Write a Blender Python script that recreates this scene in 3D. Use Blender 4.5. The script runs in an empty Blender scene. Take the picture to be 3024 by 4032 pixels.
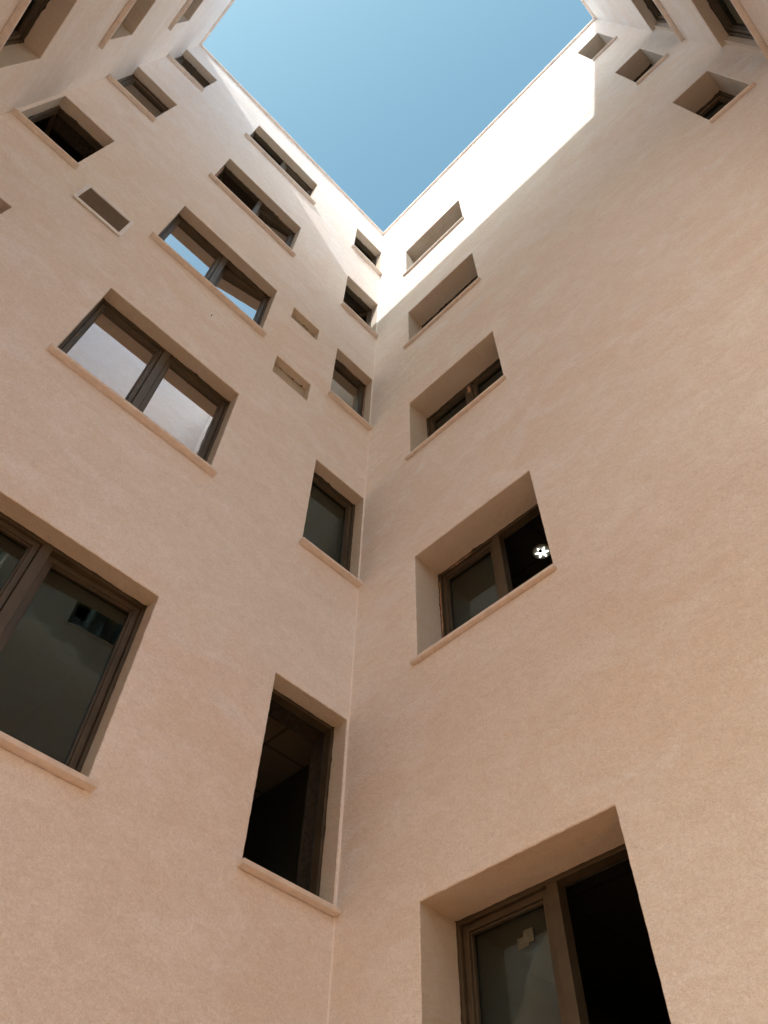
import bpy, bmesh, math, random
from mathutils import Vector, Matrix
random.seed(7)
S = bpy.context.scene
C = S.collection

# ------------------------------------------------------------------ camera
LA, LB = 5.449, 6.131            # the light well: x 0..LA along wall A, y 0..LB along wall B, inner corner at the origin
EYE = 1.6
cam = bpy.data.cameras.new('camera')
cam.sensor_fit = 'VERTICAL'; cam.sensor_height = 36.0; cam.sensor_width = 27.0
cam.lens = 3031.69 / 4032 * 36.0
cam.clip_start = 0.02; cam.clip_end = 3000
co = bpy.data.objects.new('camera', cam); C.objects.link(co)
pitch, roll = math.radians(54.968), math.radians(1.904)
h = Vector((-0.68943, -0.72498, 0)).normalized(); r = Vector((h.y, -h.x, 0))
F = h * math.cos(pitch) + Vector((0, 0, math.sin(pitch)))
U = -h * math.sin(pitch) + Vector((0, 0, math.cos(pitch)))
R2 = r * math.cos(roll) + U * math.sin(roll)
U2 = -r * math.sin(roll) + U * math.cos(roll)
m = Matrix((R2, U2, -F)).transposed().to_4x4()
m.translation = Vector((3.347, 3.858, EYE))
co.matrix_world = m
S.camera = co

# ------------------------------------------------------------------ sky, sun, exposure
sun_dir = Vector((0.971, 0.2513, 1.0)).normalized()
W = bpy.data.worlds.new('World'); S.world = W; W.use_nodes = True
nt = W.node_tree; bg = nt.nodes['Background']
sky = nt.nodes.new('ShaderNodeTexSky'); sky.sky_type = 'NISHITA'; sky.sun_disc = False
sky.sun_elevation = math.asin(sun_dir.z); sky.sun_rotation = math.atan2(sun_dir.x, sun_dir.y)
sky.air_density = 1.5; sky.dust_density = 4.5; sky.ozone_density = 1.0; sky.altitude = 0
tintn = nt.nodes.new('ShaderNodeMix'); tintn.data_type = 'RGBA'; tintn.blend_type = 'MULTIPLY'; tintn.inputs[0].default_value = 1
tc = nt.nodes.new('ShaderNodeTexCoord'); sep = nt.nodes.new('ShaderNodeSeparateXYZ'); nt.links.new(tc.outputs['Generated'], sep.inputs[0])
tr_ = nt.nodes.new('ShaderNodeValToRGB'); nt.links.new(sep.outputs['Z'], tr_.inputs[0])     # invented tint: dimmer teal zenith, brighter warm sky below it to light the walls
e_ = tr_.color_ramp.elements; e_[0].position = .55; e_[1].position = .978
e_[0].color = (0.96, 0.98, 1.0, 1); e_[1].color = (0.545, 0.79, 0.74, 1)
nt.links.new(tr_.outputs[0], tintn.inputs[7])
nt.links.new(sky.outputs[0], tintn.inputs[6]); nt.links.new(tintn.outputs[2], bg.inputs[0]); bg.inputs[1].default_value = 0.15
sl = bpy.data.lights.new('sun', 'SUN'); sl.energy = 2.0; sl.angle = math.radians(0.53); sl.color = (1.0, 0.975, 0.955)
so = bpy.data.objects.new('sun', sl); C.objects.link(so)
so.location = (20, 8, 40); so.rotation_euler = sun_dir.to_track_quat('Z', 'Y').to_euler()
S.view_settings.view_transform = 'Standard'; S.view_settings.look = 'None'
S.view_settings.exposure = 0.94; S.view_settings.gamma = 1.0; S.view_settings.use_curve_mapping = False
cy = S.cycles
cy.max_bounces = 16; cy.diffuse_bounces = 14; cy.glossy_bounces = 6; cy.transmission_bounces = 8; cy.transparent_max_bounces = 12
cy.sample_clamp_indirect = 8.0; cy.caustics_reflective = False; cy.caustics_refractive = False
cy.use_denoising = True

# ------------------------------------------------------------------ materials
def mat(name):
    M = bpy.data.materials.new(name); M.use_nodes = True
    return M, M.node_tree.nodes, M.node_tree.links, M.node_tree.nodes['Principled BSDF']
def node(N, t, **kw):
    n = N.new(t)
    for k, v in kw.items():
        if k in n.inputs: n.inputs[k].default_value = v
        else: setattr(n, k, v)
    return n
def mixcol(N, L, fac, a, b, mode='MIX'):
    n = N.new('ShaderNodeMix'); n.data_type = 'RGBA'; n.blend_type = mode
    for sock, v in ((n.inputs[0], fac), (n.inputs[6], a), (n.inputs[7], b)):
        if hasattr(v, 'is_output'): L.new(v, sock)
        else: sock.default_value = v if not isinstance(v, tuple) or len(v) == 4 else (*v, 1)
    return n.outputs[2]
def ramp(N, L, src, p0, p1, c0=(0, 0, 0, 1), c1=(1, 1, 1, 1)):
    n = N.new('ShaderNodeValToRGB'); L.new(src, n.inputs[0])
    e = n.color_ramp.elements; e[0].position = p0; e[1].position = p1; e[0].color = c0; e[1].color = c1
    return n.outputs[0]
def noise(N, L, vec, scale, detail=4, rough=.55, dist=0.0):
    n = node(N, 'ShaderNodeTexNoise', Scale=scale, Detail=detail, Roughness=rough, Distortion=dist)
    L.new(vec, n.inputs['Vector']); return n.outputs['Fac']

def plaster(name, fine=1.0, base=(0.92, 0.898, 0.876), pale=(0.955, 0.945, 0.95), warm=(0.90, 0.82, 0.765)):
    M, N, L, B = mat(name)
    tc = N.new('ShaderNodeTexCoord')
    mp = node(N, 'ShaderNodeMapping', Scale=(1, 1, 1.7)); L.new(tc.outputs['Object'], mp.inputs['Vector'])
    v, vs = tc.outputs['Object'], mp.outputs[0]
    big = ramp(N, L, noise(N, L, v, .42, 3, .5), .35, .68)
    mid = ramp(N, L, noise(N, L, vs, 1.5, 9, .62, .6), .45, .64)
    streak = ramp(N, L, noise(N, L, vs, 8.5, 8, .72, .8), .43, .60)
    spot = ramp(N, L, noise(N, L, v, 32, 4, .6), .35, .70)
    col = mixcol(N, L, big, base, warm)
    f1 = node(N, 'ShaderNodeMath', operation='MULTIPLY'); L.new(mid, f1.inputs[0]); f1.inputs[1].default_value = .85
    col = mixcol(N, L, f1.outputs[0], col, pale)
    f2 = node(N, 'ShaderNodeMath', operation='MULTIPLY'); L.new(streak, f2.inputs[0]); f2.inputs[1].default_value = .24
    col = mixcol(N, L, f2.outputs[0], col, (0.74, 0.66, 0.59))
    f3 = node(N, 'ShaderNodeMath', operation='MULTIPLY'); L.new(spot, f3.inputs[0]); f3.inputs[1].default_value = .12
    col = mixcol(N, L, f3.outputs[0], col, (0.64, 0.54, 0.45))
    L.new(col, B.inputs['Base Color']); B.inputs['Roughness'].default_value = .92
    B.inputs['Specular IOR Level'].default_value = .2
    grain = noise(N, L, v, 78, 5, .68, 1.4)
    g2 = ramp(N, L, grain, .36, .64, (.84, .83, .81, 1), (1.115, 1.13, 1.14, 1))
    col = mixcol(N, L, .8 * fine, col, g2, 'MULTIPLY')
    L.new(col, B.inputs['Base Color'])
    b1 = node(N, 'ShaderNodeBump', Strength=.4 * fine, Distance=.016)
    L.new(grain, b1.inputs['Height'])
    b2 = node(N, 'ShaderNodeBump', Strength=.6, Distance=.03)
    L.new(noise(N, L, vs, 6, 6, .62, .6), b2.inputs['Height']); L.new(b1.outputs[0], b2.inputs['Normal'])
    L.new(b2.outputs[0], B.inputs['Normal'])
    return M

def simple(name, col, rough=.6, var=.15, scale=12, metallic=0, bump=0, spec=.5):
    M, N, L, B = mat(name)
    tc = N.new('ShaderNodeTexCoord')
    n = noise(N, L, tc.outputs['Object'], scale, 5, .6, .3)
    lo = tuple(c * (1 - var) for c in col); hi = tuple(min(1, c * (1 + var)) for c in col)
    L.new(ramp(N, L, n, .3, .7, (*lo, 1), (*hi, 1)), B.inputs['Base Color'])
    B.inputs['Roughness'].default_value = rough; B.inputs['Metallic'].default_value = metallic
    B.inputs['Specular IOR Level'].default_value = spec
    if bump:
        b = node(N, 'ShaderNodeBump', Strength=.5, Distance=bump); L.new(n, b.inputs['Height']); L.new(b.outputs[0], B.inputs['Normal'])
    return M

def glass(name, floor, gain, tint, rcol):
    M, N, L, B = mat(name); N.remove(B); out = N['Material Output']
    fr = node(N, 'ShaderNodeFresnel', IOR=1.5)
    ma = node(N, 'ShaderNodeMath', operation='MULTIPLY_ADD'); ma.use_clamp = True
    L.new(fr.outputs[0], ma.inputs[0]); ma.inputs[1].default_value = gain; ma.inputs[2].default_value = floor
    tr = node(N, 'ShaderNodeBsdfTransparent', Color=(*tint, 1)); gl = node(N, 'ShaderNodeBsdfGlossy', Color=(*rcol, 1), Roughness=.01)
    tcg = N.new('ShaderNodeTexCoord'); bg_ = node(N, 'ShaderNodeBump', Strength=.25, Distance=.004)     # slightly wavy panes
    L.new(noise(N, L, tcg.outputs['Object'], 2.2, 2, .5), bg_.inputs['Height']); L.new(bg_.outputs[0], gl.inputs['Normal'])
    mx = N.new('ShaderNodeMixShader'); L.new(ma.outputs[0], mx.inputs[0]); L.new(tr.outputs[0], mx.inputs[1]); L.new(gl.outputs[0], mx.inputs[2])
    L.new(mx.outputs[0], out.inputs[0]); return M

M_wall = plaster('stucco')
M_rev = plaster('stucco_reveal_shaded', .6, (0.66, .61, .52), (.68, .64, .57), (.65, .57, .47))  # same stucco in a darker base; recess shade put into the colour
M_infill = simple('infill_render', (.50, .45, .37), .9, .18, 14, bump=.004)
M_gap = simple('mortar_gap', (.055, .045, .032), .95, .5, 30, bump=.004)
M_sill = simple('sill_stone', (.76, .70, .645), .75, .10, 16, bump=.002)
M_cop = simple('coping_stone', (.80, .73, .69), .8, .12, 6, bump=.003)
M_frame = simple('bronze_frame', (.085, .066, .041), .45, .22, 5, .15)
M_gask = simple('black_gasket', (.012, .011, .009), .6, .2, 8)
M_glass = glass('window_glass', .03, .9, (.55, .57, .52), (.78, .93, .97))
M_mirror = glass('reflective_glass', .54, 1.2, (.25, .27, .25), (.97, .97, 1.0))
M_semi = glass('half_reflective_glass', .26, 1.2, (.4, .41, .38), (.95, .97, .95))
M_tape = simple('peeling_tape', (.50, .30, .20), .7, .5, 45)
M_paper = simple('paper_label', (.11, .11, .08), .8, .3, 40)
M_white = simple('white_paint', (.86, .88, .90), .45, .06, 9)
M_slat = simple('louvre_slat', (.36, .335, .30), .6, .12, 14)
M_room = simple('unlit_room_paint', (.06, .066, .05), .9, .1, 1.5)  # near black: darkness of the deep rooms put into the colour
M_ground = simple('court_paving', (.46, .235, .10), .85, .2, 2.5, bump=.004)
M_nail = simple('rusty_iron', (.04, .028, .02), .7, .4, 60)

def ceiling_mat(name, k):
    M, N, L, B = mat(name)
    tc = N.new('ShaderNodeTexCoord')
    br = node(N, 'ShaderNodeTexBrick', offset=0.0, squash=1.0)
    k_ = k
    for k, v in (('Scale', 1.0), ('Mortar Size', .012), ('Brick Width', .6), ('Row Height', .6), ('Color1', (.46 * k_, .44 * k_, .37 * k_, 1)), ('Color2', (.44 * k_, .42 * k_, .36 * k_, 1)), ('Mortar', (.2 * k_, .19 * k_, .16 * k_, 1))): br.inputs[k].default_value = v
    L.new(tc.outputs['Object'], br.inputs['Vector']); L.new(br.outputs['Color'], B.inputs['Base Color']); B.inputs['Roughness'].default_value = .9
    return M
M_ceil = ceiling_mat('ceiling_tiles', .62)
M_ceil_dark = ceiling_mat('dim_ceiling', .12)  # same tiles much darker, the lack of light put into the colour

# ------------------------------------------------------------------ mesh helper
class MB:
    """Collects faces in a wall's own (u, n, z) coordinates: u along the wall, n out into the court, z up."""
    def __init__(s, wall=None): s.v = []; s.f = []; s.m = []; s.wall = wall; s.xf = None
    def vert(s, u, n, z):
        p = (u, n, z)
        if s.xf: p = s.xf(*p)
        s.v.append(WALLS[s.wall][0](*p) if s.wall else p); return len(s.v) - 1
    def quad(s, pts, mi=0):
        s.f.append([s.vert(*p) for p in pts]); s.m.append(mi)
    def box(s, u0, u1, n0, n1, z0, z1, mi=0):
        i = [s.vert(u, n, z) for u in (u0, u1) for n in (n0, n1) for z in (z0, z1)]
        for q in ((0, 1, 3, 2), (4, 6, 7, 5), (0, 4, 5, 1), (2, 3, 7, 6), (0, 2, 6, 4), (1, 5, 7, 3)):
            s.f.append([i[k] for k in q]); s.m.append(mi)
    def ring(s, u0, u1, n0, n1, z0, z1, w, mi=0):
        s.box(u0, u0 + w, n0, n1, z0, z1, mi); s.box(u1 - w, u1, n0, n1, z0, z1, mi)
        s.box(u0 + w, u1 - w, n0, n1, z0, z0 + w, mi); s.box(u0 + w, u1 - w, n0, n1, z1 - w, z1, mi)
    def build(s, name, mats, parent=None, loc=(0, 0, 0), bevel=0, recalc=True, merge=False):
        me = bpy.data.meshes.new(name); l = Vector(loc)
        me.from_pydata([tuple(Vector(p) - l) for p in s.v], [], s.f)
        for M in (mats if isinstance(mats, (list, tuple)) else [mats]): me.materials.append(M)
        for p, k in zip(me.polygons, s.m): p.material_index = k
        if recalc or merge:
            bm = bmesh.new(); bm.from_mesh(me)
            if merge: bmesh.ops.remove_doubles(bm, verts=bm.verts, dist=1e-5)
            if recalc: bmesh.ops.recalc_face_normals(bm, faces=bm.faces)
            bm.to_mesh(me); bm.free()
        o = bpy.data.objects.new(name, me); C.objects.link(o); o.location = l
        if parent:
            o.parent = parent; base = Vector((0, 0, 0)); q = parent
            while q: base += q.location; q = q.parent
            o.location = l - base
        if bevel:
            b = o.modifiers.new('edge', 'BEVEL'); b.width = bevel; b.segments = 2; b.limit_method = 'ANGLE'; b.harden_normals = False
        return o

# wall: (map (u,n,z) -> world, length)
WALLS = {
    'A': (lambda u, n, z: (u, n, z), LA, (LA / 2, 0, 0)),
    'B': (lambda u, n, z: (n, u, z), LB, (0, LB / 2, 0)),
    'C': (lambda u, n, z: (LA - n, u, z), LB, (LA, LB / 2, 0)),
    'D': (lambda u, n, z: (u, LB - n, z), LA, (LA / 2, LB, 0)),
}
T = .46                 # wall thickness
TOP = 18.63 + EYE
# openings added behind the camera in walls C and D to let daylight in: (u0, u1, z0, z1)
LIGHT_GAPS = {'C': (2.6, LB + 1, 0.3, 5.8), 'D': (2.22, LA + 1, 6.6, 12.3)}

# ------------------------------------------------------------------ openings, measured in metres (u0 < u1; z from the ground)
# key: wall, u0, u1, zsill(bottom of sill), zlintel, depth, sill ends, layout
E_ = EYE
OP = {}
def op(key, wall, u0, u1, zs, z1, depth, s0=None, s1=None, flush0=False, flush1=False, **kw):
    OP[key] = dict(wall=wall, u0=u0, u1=u1, zs=zs + E_, z1=z1 + E_, d=depth, s0=s0 if s0 is not None else u0 - .05,
                   s1=s1 if s1 is not None else u1 + .05, f0=flush0, f1=flush1, **kw)
op('A1_5', 'A', 4.690, LA, 15.95, 17.56, .16, 4.645, LA - .004, flush1=True, kind='single', state=['closed'], glass='mirror')
op('A1_4', 'A', 4.677, LA, 12.53, 14.16, .16, 4.632, LA - .004, flush1=True, kind='single', state=['closed'], tape='top', glass='semi')
op('A1_3', 'A', 4.682, 5.412, 9.22, 10.80, .17, 4.628, 5.437, kind='single', state=['swing1'])
op('A1_2', 'A', 4.640, 5.412, 5.93, 7.52, .17, kind='single', state=['closed'])
op('A2_5', 'A', 1.952, 3.568, 15.90, 17.43, .16, 1.866, 3.650, kind='double', state=['closed', 'ajar'], glass='mirror')
op('A2_4', 'A', 1.942, 3.552, 12.497, 14.08, .16, 1.874, 3.614, kind='double', state=['crack', 'ajar'], tape='frame', glass='semi')
op('A2_3', 'A', 1.929, 3.560, 9.185, 10.81, .16, 1.874, 3.622, kind='double', state=['crack', 'closed'], glass='mirror')
op('A2_2', 'A', 1.907, 3.542, 5.925, 7.548, .16, 1.847, 3.590, kind='double', state=['closed', 'closed'], glass='mirror')
op('A2_1', 'A', 1.918, 3.545, 2.60, 4.225, .16, 1.872, 3.590, kind='double', state=['crack3', 'closed'])
op('A4_5', 'A', .014, .765, 15.68, 17.26, .16, .003, .835, kind='single', state=['ajar'])
op('A4_4', 'A', .012, .784, 12.40, 14.01, .16, .003, .826, kind='single', state=['ajar'], glass='semi')
op('A4_3', 'A', .012, .738, 9.175, 10.765, .15, .003, .778, kind='single', state=['closed'], tape='frame', glass='semi')
op('A4_2', 'A', .012, .768, 5.925, 7.53, .155, .003, .808, kind='single', state=['closed'])
op('A4_1', 'A', .020, .795, 2.611, 4.24, .165, .006, .832, kind='single', state=['none'])
op('B1_5', 'B', .722, 2.130, 14.204, 15.643, .335, .660, 2.158, kind='double', state=['closed', 'closed'])
op('B1_4', 'B', .752, 2.134, 10.85, 12.209, .335, .668, 2.175, kind='double', state=['closed', 'closed'])
op('B1_3', 'B', .745, 2.145, 7.60, 8.979, .335, .688, 2.178, kind='double', state=['closed', 'closed'], tape='mullion')
op('B1_2', 'B', .780, 2.160, 4.370, 5.754, .335, .734, 2.190, kind='double', state=['closed', 'open'], tape='frame0')
op('B1_1', 'B', .756, 2.163, 1.05, 2.443, .335, .705, 2.20, kind='double', state=['closed', 'open'], tape='patch')
op('B2_5', 'B', 5.392, 5.869, 15.935, 17.562, .315, 5.374, 5.893, kind='single', state=['closed'], tape='top')
op('B2_4', 'B', 5.362, 5.835, 12.67, 14.20, .315, 5.333, 5.860, kind='single', state=['closed'])
op('B2_3', 'B', 5.332, 5.824, 9.355, 10.912, .315, 5.306, 5.840, kind='single', state=['closed'], tape='top')
op('C1_5', 'C', .776, 2.10, 14.317, 15.682, .21, .725, 2.15, kind='double', state=['closed', 'closed'])
op('C1_4', 'C', .755, 2.10, 10.956, 12.319, .21, .700, 2.15, kind='double', state=['closed', 'closed'])
op('C1_3', 'C', .715, 2.10, 7.62, 9.093, .21, .665, 2.15, kind='double', state=['closed', 'closed'])
op('D1_4', 'D', 0, 1.45, 12.72, 14.42, .14, .003, 1.50, flush0=True, kind='double', state=['closed', 'closed'])
op('D1_3', 'D', 0, 1.45, 9.50, 11.19, .14, .003, 1.50, flush0=True, kind='double', state=['closed', 'closed'])
NICHE = {
    'upper': dict(wall='A', u0=1.108, u1=1.600, z0=10.398 + E_, z1=10.783 + E_, d=.115, seed=3),
    'lower': dict(wall='A', u0=1.052, u1=1.618, z0=8.585 + E_, z1=9.049 + E_, d=.115, seed=11),
}

# ------------------------------------------------------------------ facades
def jag(n, amp, seed, big=()):
    rnd = random.Random(seed); out = []; x = 0
    for i in range(n + 1):
        x = x * .75 + rnd.uniform(-1, 1) * .5
        k = .35 + abs(x) * .65
        if rnd.random() < .08: k += rnd.random()
        out.append(amp * k)
    return out

def reveal(mb, o, r_, key):
    """Plastered sides of one opening: an eased arris, the plaster to a ragged inner edge, then a dark gap behind it."""
    u0, u1, z0, z1, d = o['u0'], o['u1'], o['z0'], o['z1'], o['d']
    st = .018
    sides = [('top', (u0, z1), (u1, z1), (0, 1))]
    if not o['f0']: sides.append(('s0', (u0, z0), (u0, z1), (-1, 0)))
    if not o['f1']: sides.append(('s1', (u1, z0), (u1, z1), (1, 0)))
    sides.append(('bot', (u0, z0), (u1, z0), (0, -1)))
    for name, p, q, out in sides:
        L_ = math.hypot(q[0] - p[0], q[1] - p[1]); n = max(2, int(L_ / .035)); a = .013 if name != 'bot' else 0
        if o.get('niche'): a = .016 if name == 'top' else 0
        jg = jag(n, a, hash((key, name)) if False else sum(map(ord, key + name)))
        if o.get('niche') and a: jg = [max(-.006, (x - .008) * 1.9) for x in jg]
        elif name in ('top',) and a:
            jg[0] += .012; jg[-1] += .012
        cut0 = 0 if not (o['f0']) else 0
        for i in range(n):
            P = []
            for k in (i, i + 1):
                t = k / n; u = p[0] + (q[0] - p[0]) * t; z = p[1] + (q[1] - p[1]) * t
                # the arris: outer end widened by r_
                eu = u + out[0] * r_; ez = z + out[1] * r_
                if name in ('top', 'bot'):
                    if k == 0 and not o['f0']: eu -= r_
                    if k == n and not o['f1']: eu += r_
                else:
                    if k == 0: ez -= r_
                    if k == n: ez += r_
                mu_, mz_ = u + out[0] * st, z + out[1] * st      # masonry behind, closed at its corners
                if name in ('top', 'bot'):
                    if k == 0 and not o['f0']: mu_ -= st
                    if k == n and not o['f1']: mu_ += st
                else:
                    if k == 0: mz_ -= st
                    if k == n: mz_ += st
                ju = jz = 0
                if 0 < k < n:
                    w_ = .0018 * math.sin(k * 1.7 + len(key)) * math.sin(k * .63 + 1.3)
                    ju, jz = out[0] * w_, out[1] * w_
                P.append(((eu, 0, ez), (u + ju, -r_, z + jz), (u, -d + jg[k], z), (mu_, -d + jg[k], mz_), (mu_, -T, mz_)))
            A, B = P
            mb.quad((A[0], B[0], B[1], A[1]), 0)
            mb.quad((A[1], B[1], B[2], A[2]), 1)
            mb.quad((A[2], B[2], B[3], A[3]), 2)
            mb.quad((A[3], B[3], B[4], A[4]), 2)

def facade(key, label, cat):
    f, length, base = WALLS[key]
    root = bpy.data.objects.new('building_facade', None); C.objects.link(root); root.location = base
    root['label'] = label; root['category'] = cat; root['kind'] = 'thing'
    mb = MB(key); r_ = .006
    lo, hi = (-T, LB + T) if key in 'BC' else (0, LA)
    ops = [dict(o, z0=o['zs'] - .002, key=k) for k, o in OP.items() if o['wall'] == key]
    ops += [dict(n, key='niche' + k, f0=False, f1=False, niche=True) for k, n in NICHE.items() if n['wall'] == key]
    for side, ex in ((0.0, r_), (-T, .018)):
        holes = [(o['u0'] - (0 if o['f0'] else ex), o['u1'] + (0 if o['f1'] else ex), o['z0'] - ex, o['z1'] + ex) for o in ops]
        if key in LIGHT_GAPS: holes = holes + [LIGHT_GAPS[key]]
        us = sorted({lo, hi} | {x for q in holes for x in q[:2]}); zs = sorted({0, TOP} | {x for q in holes for x in q[2:]}); us = [x for x in us if lo <= x <= hi]
        us = [x for i, x in enumerate(us) if i == 0 or x - us[i - 1] > 1e-6]; zs = [x for i, x in enumerate(zs) if i == 0 or x - zs[i - 1] > 1e-6]
        for a, b in zip(us, us[1:]):
            for c, d in zip(zs, zs[1:]):
                mu, mz = (a + b) / 2, (c + d) / 2
                if any(q[0] < mu < q[1] and q[2] < mz < q[3] for q in holes): continue
                mb.quad(((a, side, c), (b, side, c), (b, side, d), (a, side, d)), 0)
    mb.quad(((lo, 0, TOP), (hi, 0, TOP), (hi, -T, TOP), (lo, -T, TOP)), 0)
    if key in LIGHT_GAPS:
        a, b, c, d = LIGHT_GAPS[key]; b = min(b, hi)
        for z in (c, d): mb.quad(((a, 0, z), (b, 0, z), (b, -T, z), (a, -T, z)), 0)
        mb.quad(((a, 0, c), (a, 0, d), (a, -T, d), (a, -T, c)), 0)
    if key in 'BC':
        for a in (lo, hi): mb.quad(((a, 0, 0), (a, 0, TOP), (a, -T, TOP), (a, -T, 0)), 0)
    for o in ops: reveal(mb, o, r_, o['key'])
    if key == 'D':
        for o in ops:      # stepped plaster jamb against wall B
            mb.box(0.002, .055, -.135, -.065, o['z0'] + .03, o['z1'], 1)
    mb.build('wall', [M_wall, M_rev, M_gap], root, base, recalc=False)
    cb = MB(key); a = lo if key in 'BC' else .052; b = hi if key in 'BC' else LA - .052
    n = 4
    for i in range(n):
        x0 = a + (b - a) * i / n; x1 = a + (b - a) * (i + 1) / n
        cb.box(x0 + (.003 if i else 0), x1, -T - .02, .05 + random.uniform(-.003, .003), TOP + .002, TOP + .05)
    cb.build('parapet_coping', M_cop, root, base, bevel=.004)
    return root

# ------------------------------------------------------------------ windows
def leaf(wall, lu0, lu1, z0, z1, nf, state, hinge, win, gl, center):
    """One sash with its pane: closed, tilted in at the top, or swung into the room."""
    sw, dp = .043, .05
    pane_h = nf - .040
    def xf(u, n, z):
        n0 = nf - dp
        if state in ('crack', 'crack3'):
            a = math.radians(6 if state == 'crack' else 2.6); h0 = lu0 if hinge == 0 else lu1; sgn = 1 if hinge == 0 else -1
            du = (u - h0) * sgn; dn = n - nf
            return (h0 + sgn * (du * math.cos(a) + dn * math.sin(a)), nf - du * math.sin(a) + dn * math.cos(a), z)
        if state == 'tilt':
            a = math.radians(7.5); dz = z - z0; dn = n - nf
            return (u, nf + dn * math.cos(a) - dz * math.sin(a), z0 + dz * math.cos(a) + dn * math.sin(a))
        if state in ('swing0', 'swing1', 'ajar', 'open'):
            a = math.radians({'ajar': 62, 'open': 100}.get(state, 78)); h0 = lu0 if hinge == 0 else lu1
            du = u - h0; dn = n - nf; sgn = 1 if hinge == 0 else -1
            du *= sgn
            return (h0 + sgn * (du * math.cos(a) + dn * math.sin(a)), nf - .012 - du * math.sin(a) + dn * math.cos(a), z)
        return (u, n, z)
    mb = MB(wall); mb.xf = xf
    mb.ring(lu0, lu1, nf - dp, nf, z0, z1, sw)
    mb.ring(lu0 + sw, lu1 - sw, nf - dp + .006, nf - .016, z0 + sw, z1 - sw, .014)
    s = mb.build('sash', M_frame, win, center, bevel=.0035)
    gb = MB(wall); gb.xf = xf
    gb.box(lu0 + sw + .004, lu1 - sw - .004, pane_h - .008, pane_h, z0 + sw + .004, z1 - sw - .004)
    gb.build('pane', gl, win, center)
    return s

def tape_strip(wall, win, center, u0, u1, z0, z1, n, seed, along='u', M=None, name='protective_tape'):
    """Torn strip of protective tape, 1.5 mm thick, with a ragged edge."""
    rnd = random.Random(seed); mb = MB(wall); N_ = 14
    if along == 'u':
        cut = [(u0 + (u1 - u0) * i / N_, z0 + rnd.uniform(0, .45) * (z1 - z0), z1 - rnd.uniform(0, .35) * (z1 - z0)) for i in range(N_ + 1)]
        get = lambda c, hi, nn: (c[0], nn, c[2] if hi else c[1])
    else:
        cut = [(z0 + (z1 - z0) * i / N_, u0 + rnd.uniform(0, .4) * (u1 - u0), u1 - rnd.uniform(0, .4) * (u1 - u0)) for i in range(N_ + 1)]
        get = lambda c, hi, nn: (c[2] if hi else c[1], nn, c[0])
    for a, b in zip(cut, cut[1:]):
        f = [get(c, hi, n) for c, hi in ((a, 0), (b, 0), (b, 1), (a, 1))]; k = [(p[0], n - .0015, p[2]) for p in f]
        mb.quad(f); mb.quad(k[::-1])
        for i in range(4): mb.quad((f[i], f[(i + 1) % 4], k[(i + 1) % 4], k[i]))
    mb.build(name, M or M_tape, win, center)

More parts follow.
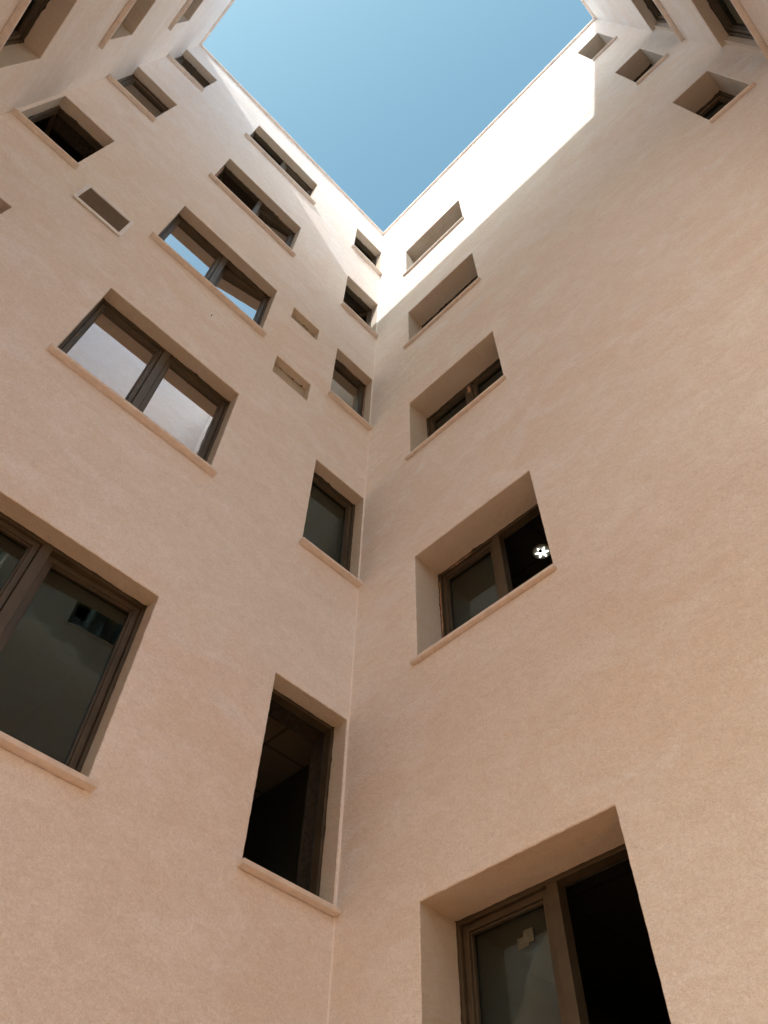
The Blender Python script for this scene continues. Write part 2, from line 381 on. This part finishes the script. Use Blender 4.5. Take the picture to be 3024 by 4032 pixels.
def window(key, o, root, label=None):
    w = o['wall']; u0, u1, z0, z1, d = o['u0'], o['u1'], o['zs'] + .034, o['z1'], o['d']
    center = WALLS[w][0]((u0 + u1) / 2, -d, (z0 + z1) / 2)
    fu0, fu1 = u0 - (.0 if o['f0'] else .014), u1 + (.0 if o['f1'] else .014); fz1 = z1 + .014
    if w == 'D': fu0 = .057
    fw = .038; nf = -d; gl = {'mirror': M_mirror, 'semi': M_semi}.get(o.get('glass'), M_glass)
    mb = MB(w)
    mb.ring(fu0, fu1, nf - .085, nf, z0, fz1, fw)
    mb.ring(fu0 + fw, fu1 - fw, nf - .085, nf - .078, z0 + fw, fz1 - fw, .012, 1)
    if o['kind'] == 'double':
        c = (u0 + u1) / 2 if w != 'A' else 2.735
        if w == 'B': c = (fu0 + fu1) / 2 + .02
        mw = .076
        mb.box(c - mw / 2, c + mw / 2, nf - .085, nf + .001, z0 + fw, fz1 - fw)
        spans = [(fu0 + fw, c - mw / 2), (c + mw / 2, fu1 - fw)]
    else: spans = [(fu0 + fw, fu1 - fw)]
    win = mb.build('window', [M_frame, M_gask], root, center, bevel=.003)
    if label: win['label'] = label
    g = .004
    for i, (a, b) in enumerate(spans):
        st = o['state'][i] if i < len(o['state']) else 'closed'
        if o['kind'] == 'double': hinge = 0 if i == 0 else 1
        else: hinge = 0 if st in ('swing0', 'ajar') else 1
        if st != 'none': leaf(w, a + g, b - g, z0 + fw + g, fz1 - fw - g, nf - .022, st, hinge, win, gl, center)
    # sill: a slab in the opening and a projecting nosing that runs past both sides
    sb = MB(w); pr = {'A': .068, 'B': .042, 'C': .06, 'D': .055}[w]; zs = o['zs']
    sb.box(u0 + .001, u1 - .001, -d - .03, 0, zs, zs + .032)
    sb.box(o['s0'], o['s1'], .001, pr, zs - .001, zs + .033)
    sb.build('sill', M_sill, win, center, bevel=.004)
    tp = o.get('tape'); q = nf - .020
    if tp == 'top':
        a, b = spans[0]; tape_strip(w, win, center, a + .03, b - .02, fz1 - fw - .05, fz1 - fw - .018, q, 5 + len(key))
    if tp == 'mullion':
        tape_strip(w, win, center, c - .035, c + .03, fz1 - fw - .19, fz1 - fw - .03, nf + .0028, 9, 'z')
    if tp in ('frame', 'frame0'):
        tape_strip(w, win, center, u1 - .012 - .02 if tp == 'frame' and w == 'A' and o['kind'] == 'double' else u0 + .004, u1 if tp == 'frame' and w == 'A' and o['kind'] == 'double' else u0 + .02, z0 + .5, z1 - .1, nf + .0018, 13, 'z')
        tape_strip(w, win, center, u0 + .15, u0 + .42, z1 - .030, z1 - .008, nf + .0018, 21)
    if tp == 'patch':
        pb = MB(w); x = u0 + .40; y = z1 - .27
        pb.box(x, x + .075, nf - .0608, nf - .0595, y, y + .06); pb.box(x + .045, x + .115, nf - .0594, nf - .0582, y + .015, y + .09)
        pb.build('paper_label', M_paper, win, center)
    if tp == 'none':
        tape_strip(w, win, center, u0 + .36, u0 + .50, z1 - .31, z1 - .19, nf - .084, 4, 'u', M_paper, 'paper_label')
    return win

LABELS_A = {}
LAB = {
    'A2_2': 'window with pale mirror-bright panes in both sashes',
    'A2_3': 'window mirroring blue sky, right sash slightly ajar',
    'A2_5': 'top window of the wide column, left sash open',
    'A2_1': 'largest window at the left edge, right sash ajar',
    'A4_1': 'narrow window standing open on a dark room with tiled ceiling',
    'A4_2': 'narrow closed window with dark grey-green glass',
    'A1_3': 'window beside the left corner with its sash swung into the dark',
    'A1_4': 'window with a strip of torn orange tape along the top of its sash',
    'B1_3': 'dark window with a torn red label on its mullion',
    'B1_2': 'window with its right side open and a round ceiling lamp inside',
    'B1_1': 'lowest window, right half open and black, tape patch on the left pane',
}
fac = {}
fac['A'] = facade('A', 'tall cream stucco wall left of the inner corner, with four window columns', 'wall')
fac['B'] = facade('B', 'tall cream stucco wall right of the inner corner, brightly sunlit along its top', 'wall')
fac['C'] = facade('C', 'shaded cream stucco wall at the upper left edge, seen steeply from below', 'wall')
fac['D'] = facade('D', 'shaded cream stucco wall in the top right corner with wide dark windows', 'wall')
for k, o in OP.items(): window(k, o, fac[o['wall']], LAB.get(k))

# the filler bead run down the inner corner
mb = MB(); rnd = random.Random(5); nb = 170; w0 = 0
for i in range(nb + 1):
    w0 = w0 * .7 + rnd.uniform(0, .0028); z = .05 + (TOP - .08) * i / nb; w1 = .004 + w0
    a = mb.vert(.0006, min(w1 * 1.2, .011), z); b = mb.vert(w1 * .45, w1 * .45, z); c = mb.vert(min(w1, .0105), .0006, z)
    if i:
        for p, q in ((a, b), (b, c)): mb.f.append([p - 3, q - 3, q, p]); mb.m.append(0)
M_bead = simple('filler', (.92, .89, .87), .9, .05, 20)
mb.build('corner_filler', M_bead, fac['A'], (0, 0, 0))

# blocked slots: the infill panel closes each one behind the ragged plaster edge
for k, n in NICHE.items():
    mb = MB('A'); c = WALLS['A'][0]((n['u0'] + n['u1']) / 2, -n['d'], (n['z0'] + n['z1']) / 2)
    mb.box(n['u0'] - .015, n['u1'] + .015, -n['d'] - .06, -n['d'] - .004, n['z0'] - .015, n['z1'] + .015)
    p = mb.build('infill_panel', M_infill, fac['A'], c, bevel=.003)
    p['label'] = 'plastered infill of the %s blocked slot, cracked along its top' % k

# rooms behind the windows
def room(key, o):
    w = o['wall']; mb = MB(w); back = -T - 2.6
    a, b = o['u0'] - .45, o['u1'] + .9
    if w == 'A' and o['u0'] < 1: a, b = -.40, 1.75
    if w == 'A' and o['u0'] > 4: a, b = 3.75, LA + .4
    if w == 'B' and o['u0'] > 5: a, b = 4.6, LB + .3
    if w == 'D': a, b = -.3, 2.2
    z0, z1 = o['zs'] - .85, o['z1'] + .30
    if w == 'A' and key[:2] == 'A2': a, b = 1.80, 3.68
    n0 = -T - .003
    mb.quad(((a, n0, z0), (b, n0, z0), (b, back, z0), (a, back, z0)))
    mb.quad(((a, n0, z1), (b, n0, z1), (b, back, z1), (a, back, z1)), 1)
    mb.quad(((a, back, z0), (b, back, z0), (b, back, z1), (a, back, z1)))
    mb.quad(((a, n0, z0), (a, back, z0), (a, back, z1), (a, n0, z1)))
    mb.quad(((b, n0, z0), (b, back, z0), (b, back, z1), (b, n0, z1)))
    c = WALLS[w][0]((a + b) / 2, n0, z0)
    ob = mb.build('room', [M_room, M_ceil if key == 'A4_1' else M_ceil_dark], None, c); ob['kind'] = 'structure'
for k, o in OP.items(): room(k, o)

# ------------------------------------------------------------------ things on the walls
def thing(name, label, cat, loc):
    o = bpy.data.objects.new(name, None); C.objects.link(o); o.location = loc; o['label'] = label; o['category'] = cat; return o
# ventilation grille
gu0, gu1, gz0, gz1 = 3.822, 4.430, 8.592 + E_, 9.117 + E_
gl_ = thing('ventilation_grille', 'white framed ventilation grille with grey-brown slats on the left stucco wall', 'vent', (4.126, 0, gz0))
mb = MB('A'); mb.ring(gu0, gu1, .010, .030, gz0, gz1, .042); mb.build('frame', M_white, gl_, (4.126, 0, gz0), bevel=.004)
mb = MB('A'); nsl = 14
for i in range(nsl):
    z = gz0 + .047 + (gz1 - gz0 - .094) * (i + .5) / nsl; hh = (gz1 - gz0 - .094) / nsl
    i4 = [mb.vert(u, n, zz) for u in (gu0 + .046, gu1 - .046) for n, zz in ((.027, z - hh * .30), (.0245, z - hh * .40), (.006, z + hh * .22), (.0085, z + hh * .32))]
    for q in ((0, 1, 2, 3), (4, 7, 6, 5), (0, 4, 5, 1), (1, 5, 6, 2), (2, 6, 7, 3), (3, 7, 4, 0)): mb.f.append([i4[j] for j in q]); mb.m.append(0)
mb.build('slats', M_slat, gl_, (4.126, 0, gz0))
mb = MB('A'); mb.box(gu0 + .012, gu1 - .012, .001, .0045, gz0 + .012, gz1 - .012); mb.build('duct_mesh', M_infill, gl_, (4.126, 0, gz0))
for u in (gu0 + .022, gu1 - .022):
    for z in (gz0 + .10, gz1 - .10):
        mb = MB('A'); mb.box(u - .004, u + .004, .0295, .0315, z - .004, z + .004); mb.build('screw', M_nail, gl_, (4.126, 0, gz0))
# a bent iron hook left in the wall
mb = MB('A'); u, z = 2.563, 10.221
mb.box(u - .004, u + .004, .0, .016, z - .004, z + .004); mb.box(u - .004, u + .004, .012, .019, z + .004, z + .020); mb.box(u - .007, u + .006, .0, .004, z - .009, z + .007)
hk = mb.build('wall_hook', M_nail, None, (u, 0, z), bevel=.002); hk['label'] = 'tiny dark iron hook below the sky-reflecting window'; hk['category'] = 'hook'

# round ceiling lamp in the room with the open sash
def emit(name, col, s):
    M, N, L, B = mat(name); B.inputs['Emission Color'].default_value = (*col, 1); B.inputs['Emission Strength'].default_value = s; B.inputs['Base Color'].default_value = (*col, 1); return M
M_lit = emit('lit_tube', (1, .98, .92), 1.6)
def disc_mesh(name, prof, mats, parent, loc, seg=40, mi=0):
    mb = MB(); rings = []
    for r_, z in prof: rings.append([mb.vert(loc[0] + r_ * math.cos(2 * math.pi * i / seg), loc[1] + r_ * math.sin(2 * math.pi * i / seg), z) for i in range(seg)])
    for a, b in zip(rings, rings[1:]):
        for i in range(seg): mb.f.append([a[i], a[(i + 1) % seg], b[(i + 1) % seg], b[i]]); mb.m.append(mi)
    mb.f.append(rings[-1][::-1]); mb.m.append(mi); mb.f.append(rings[0]); mb.m.append(mi)
    o = mb.build(name, mats, parent, loc)
    return o
lx, ly, lz = -.998, 1.572, OP['B1_2']['z1'] + .30
lamp = thing('ceiling_lamp', 'round ceiling lamp with a lit white star, inside the half open window', 'lamp', (lx, ly, lz))
M_dish = simple('lamp_dish', (.6, .62, .55), .5, .2, 30)
disc_mesh('dish', [(.088, lz - .002), (.092, lz - .014), (.086, lz - .022)], M_dish, lamp, (lx, ly, lz))
mb = MB(); seg = 12; pts = []
for i in range(72):
    a = 2 * math.pi * i / 72; k = .5 + .5 * math.cos(a * 6 + .4); rr = .018 + .050 * max(0, k) ** 1.7
    pts.append((lx + rr * math.cos(a), ly + rr * math.sin(a)))
lo_ = [mb.vert(x, y, lz - .023) for x, y in pts]; hi_ = [mb.vert(x, y, lz - .030) for x, y in pts]
mb.f.append(lo_); mb.m.append(0); mb.f.append(hi_[::-1]); mb.m.append(0)
for i in range(72): mb.f.append([lo_[i], lo_[(i + 1) % 72], hi_[(i + 1) % 72], hi_[i]]); mb.m.append(0)
mb.build('light_tube', M_lit, lamp, (lx, ly, lz))
disc_mesh('knob', [(.018, lz - .031), (.018, lz - .042), (.010, lz - .046)], M_gask, lamp, (lx + .034, ly + .004, lz), 20)

# ------------------------------------------------------------------ ground
mb = MB(); mb.quad(((-300, -300, 0), (300, -300, 0), (300, 300, 0), (-300, 300, 0)))
g = mb.build('ground', M_ground); g['kind'] = 'structure'
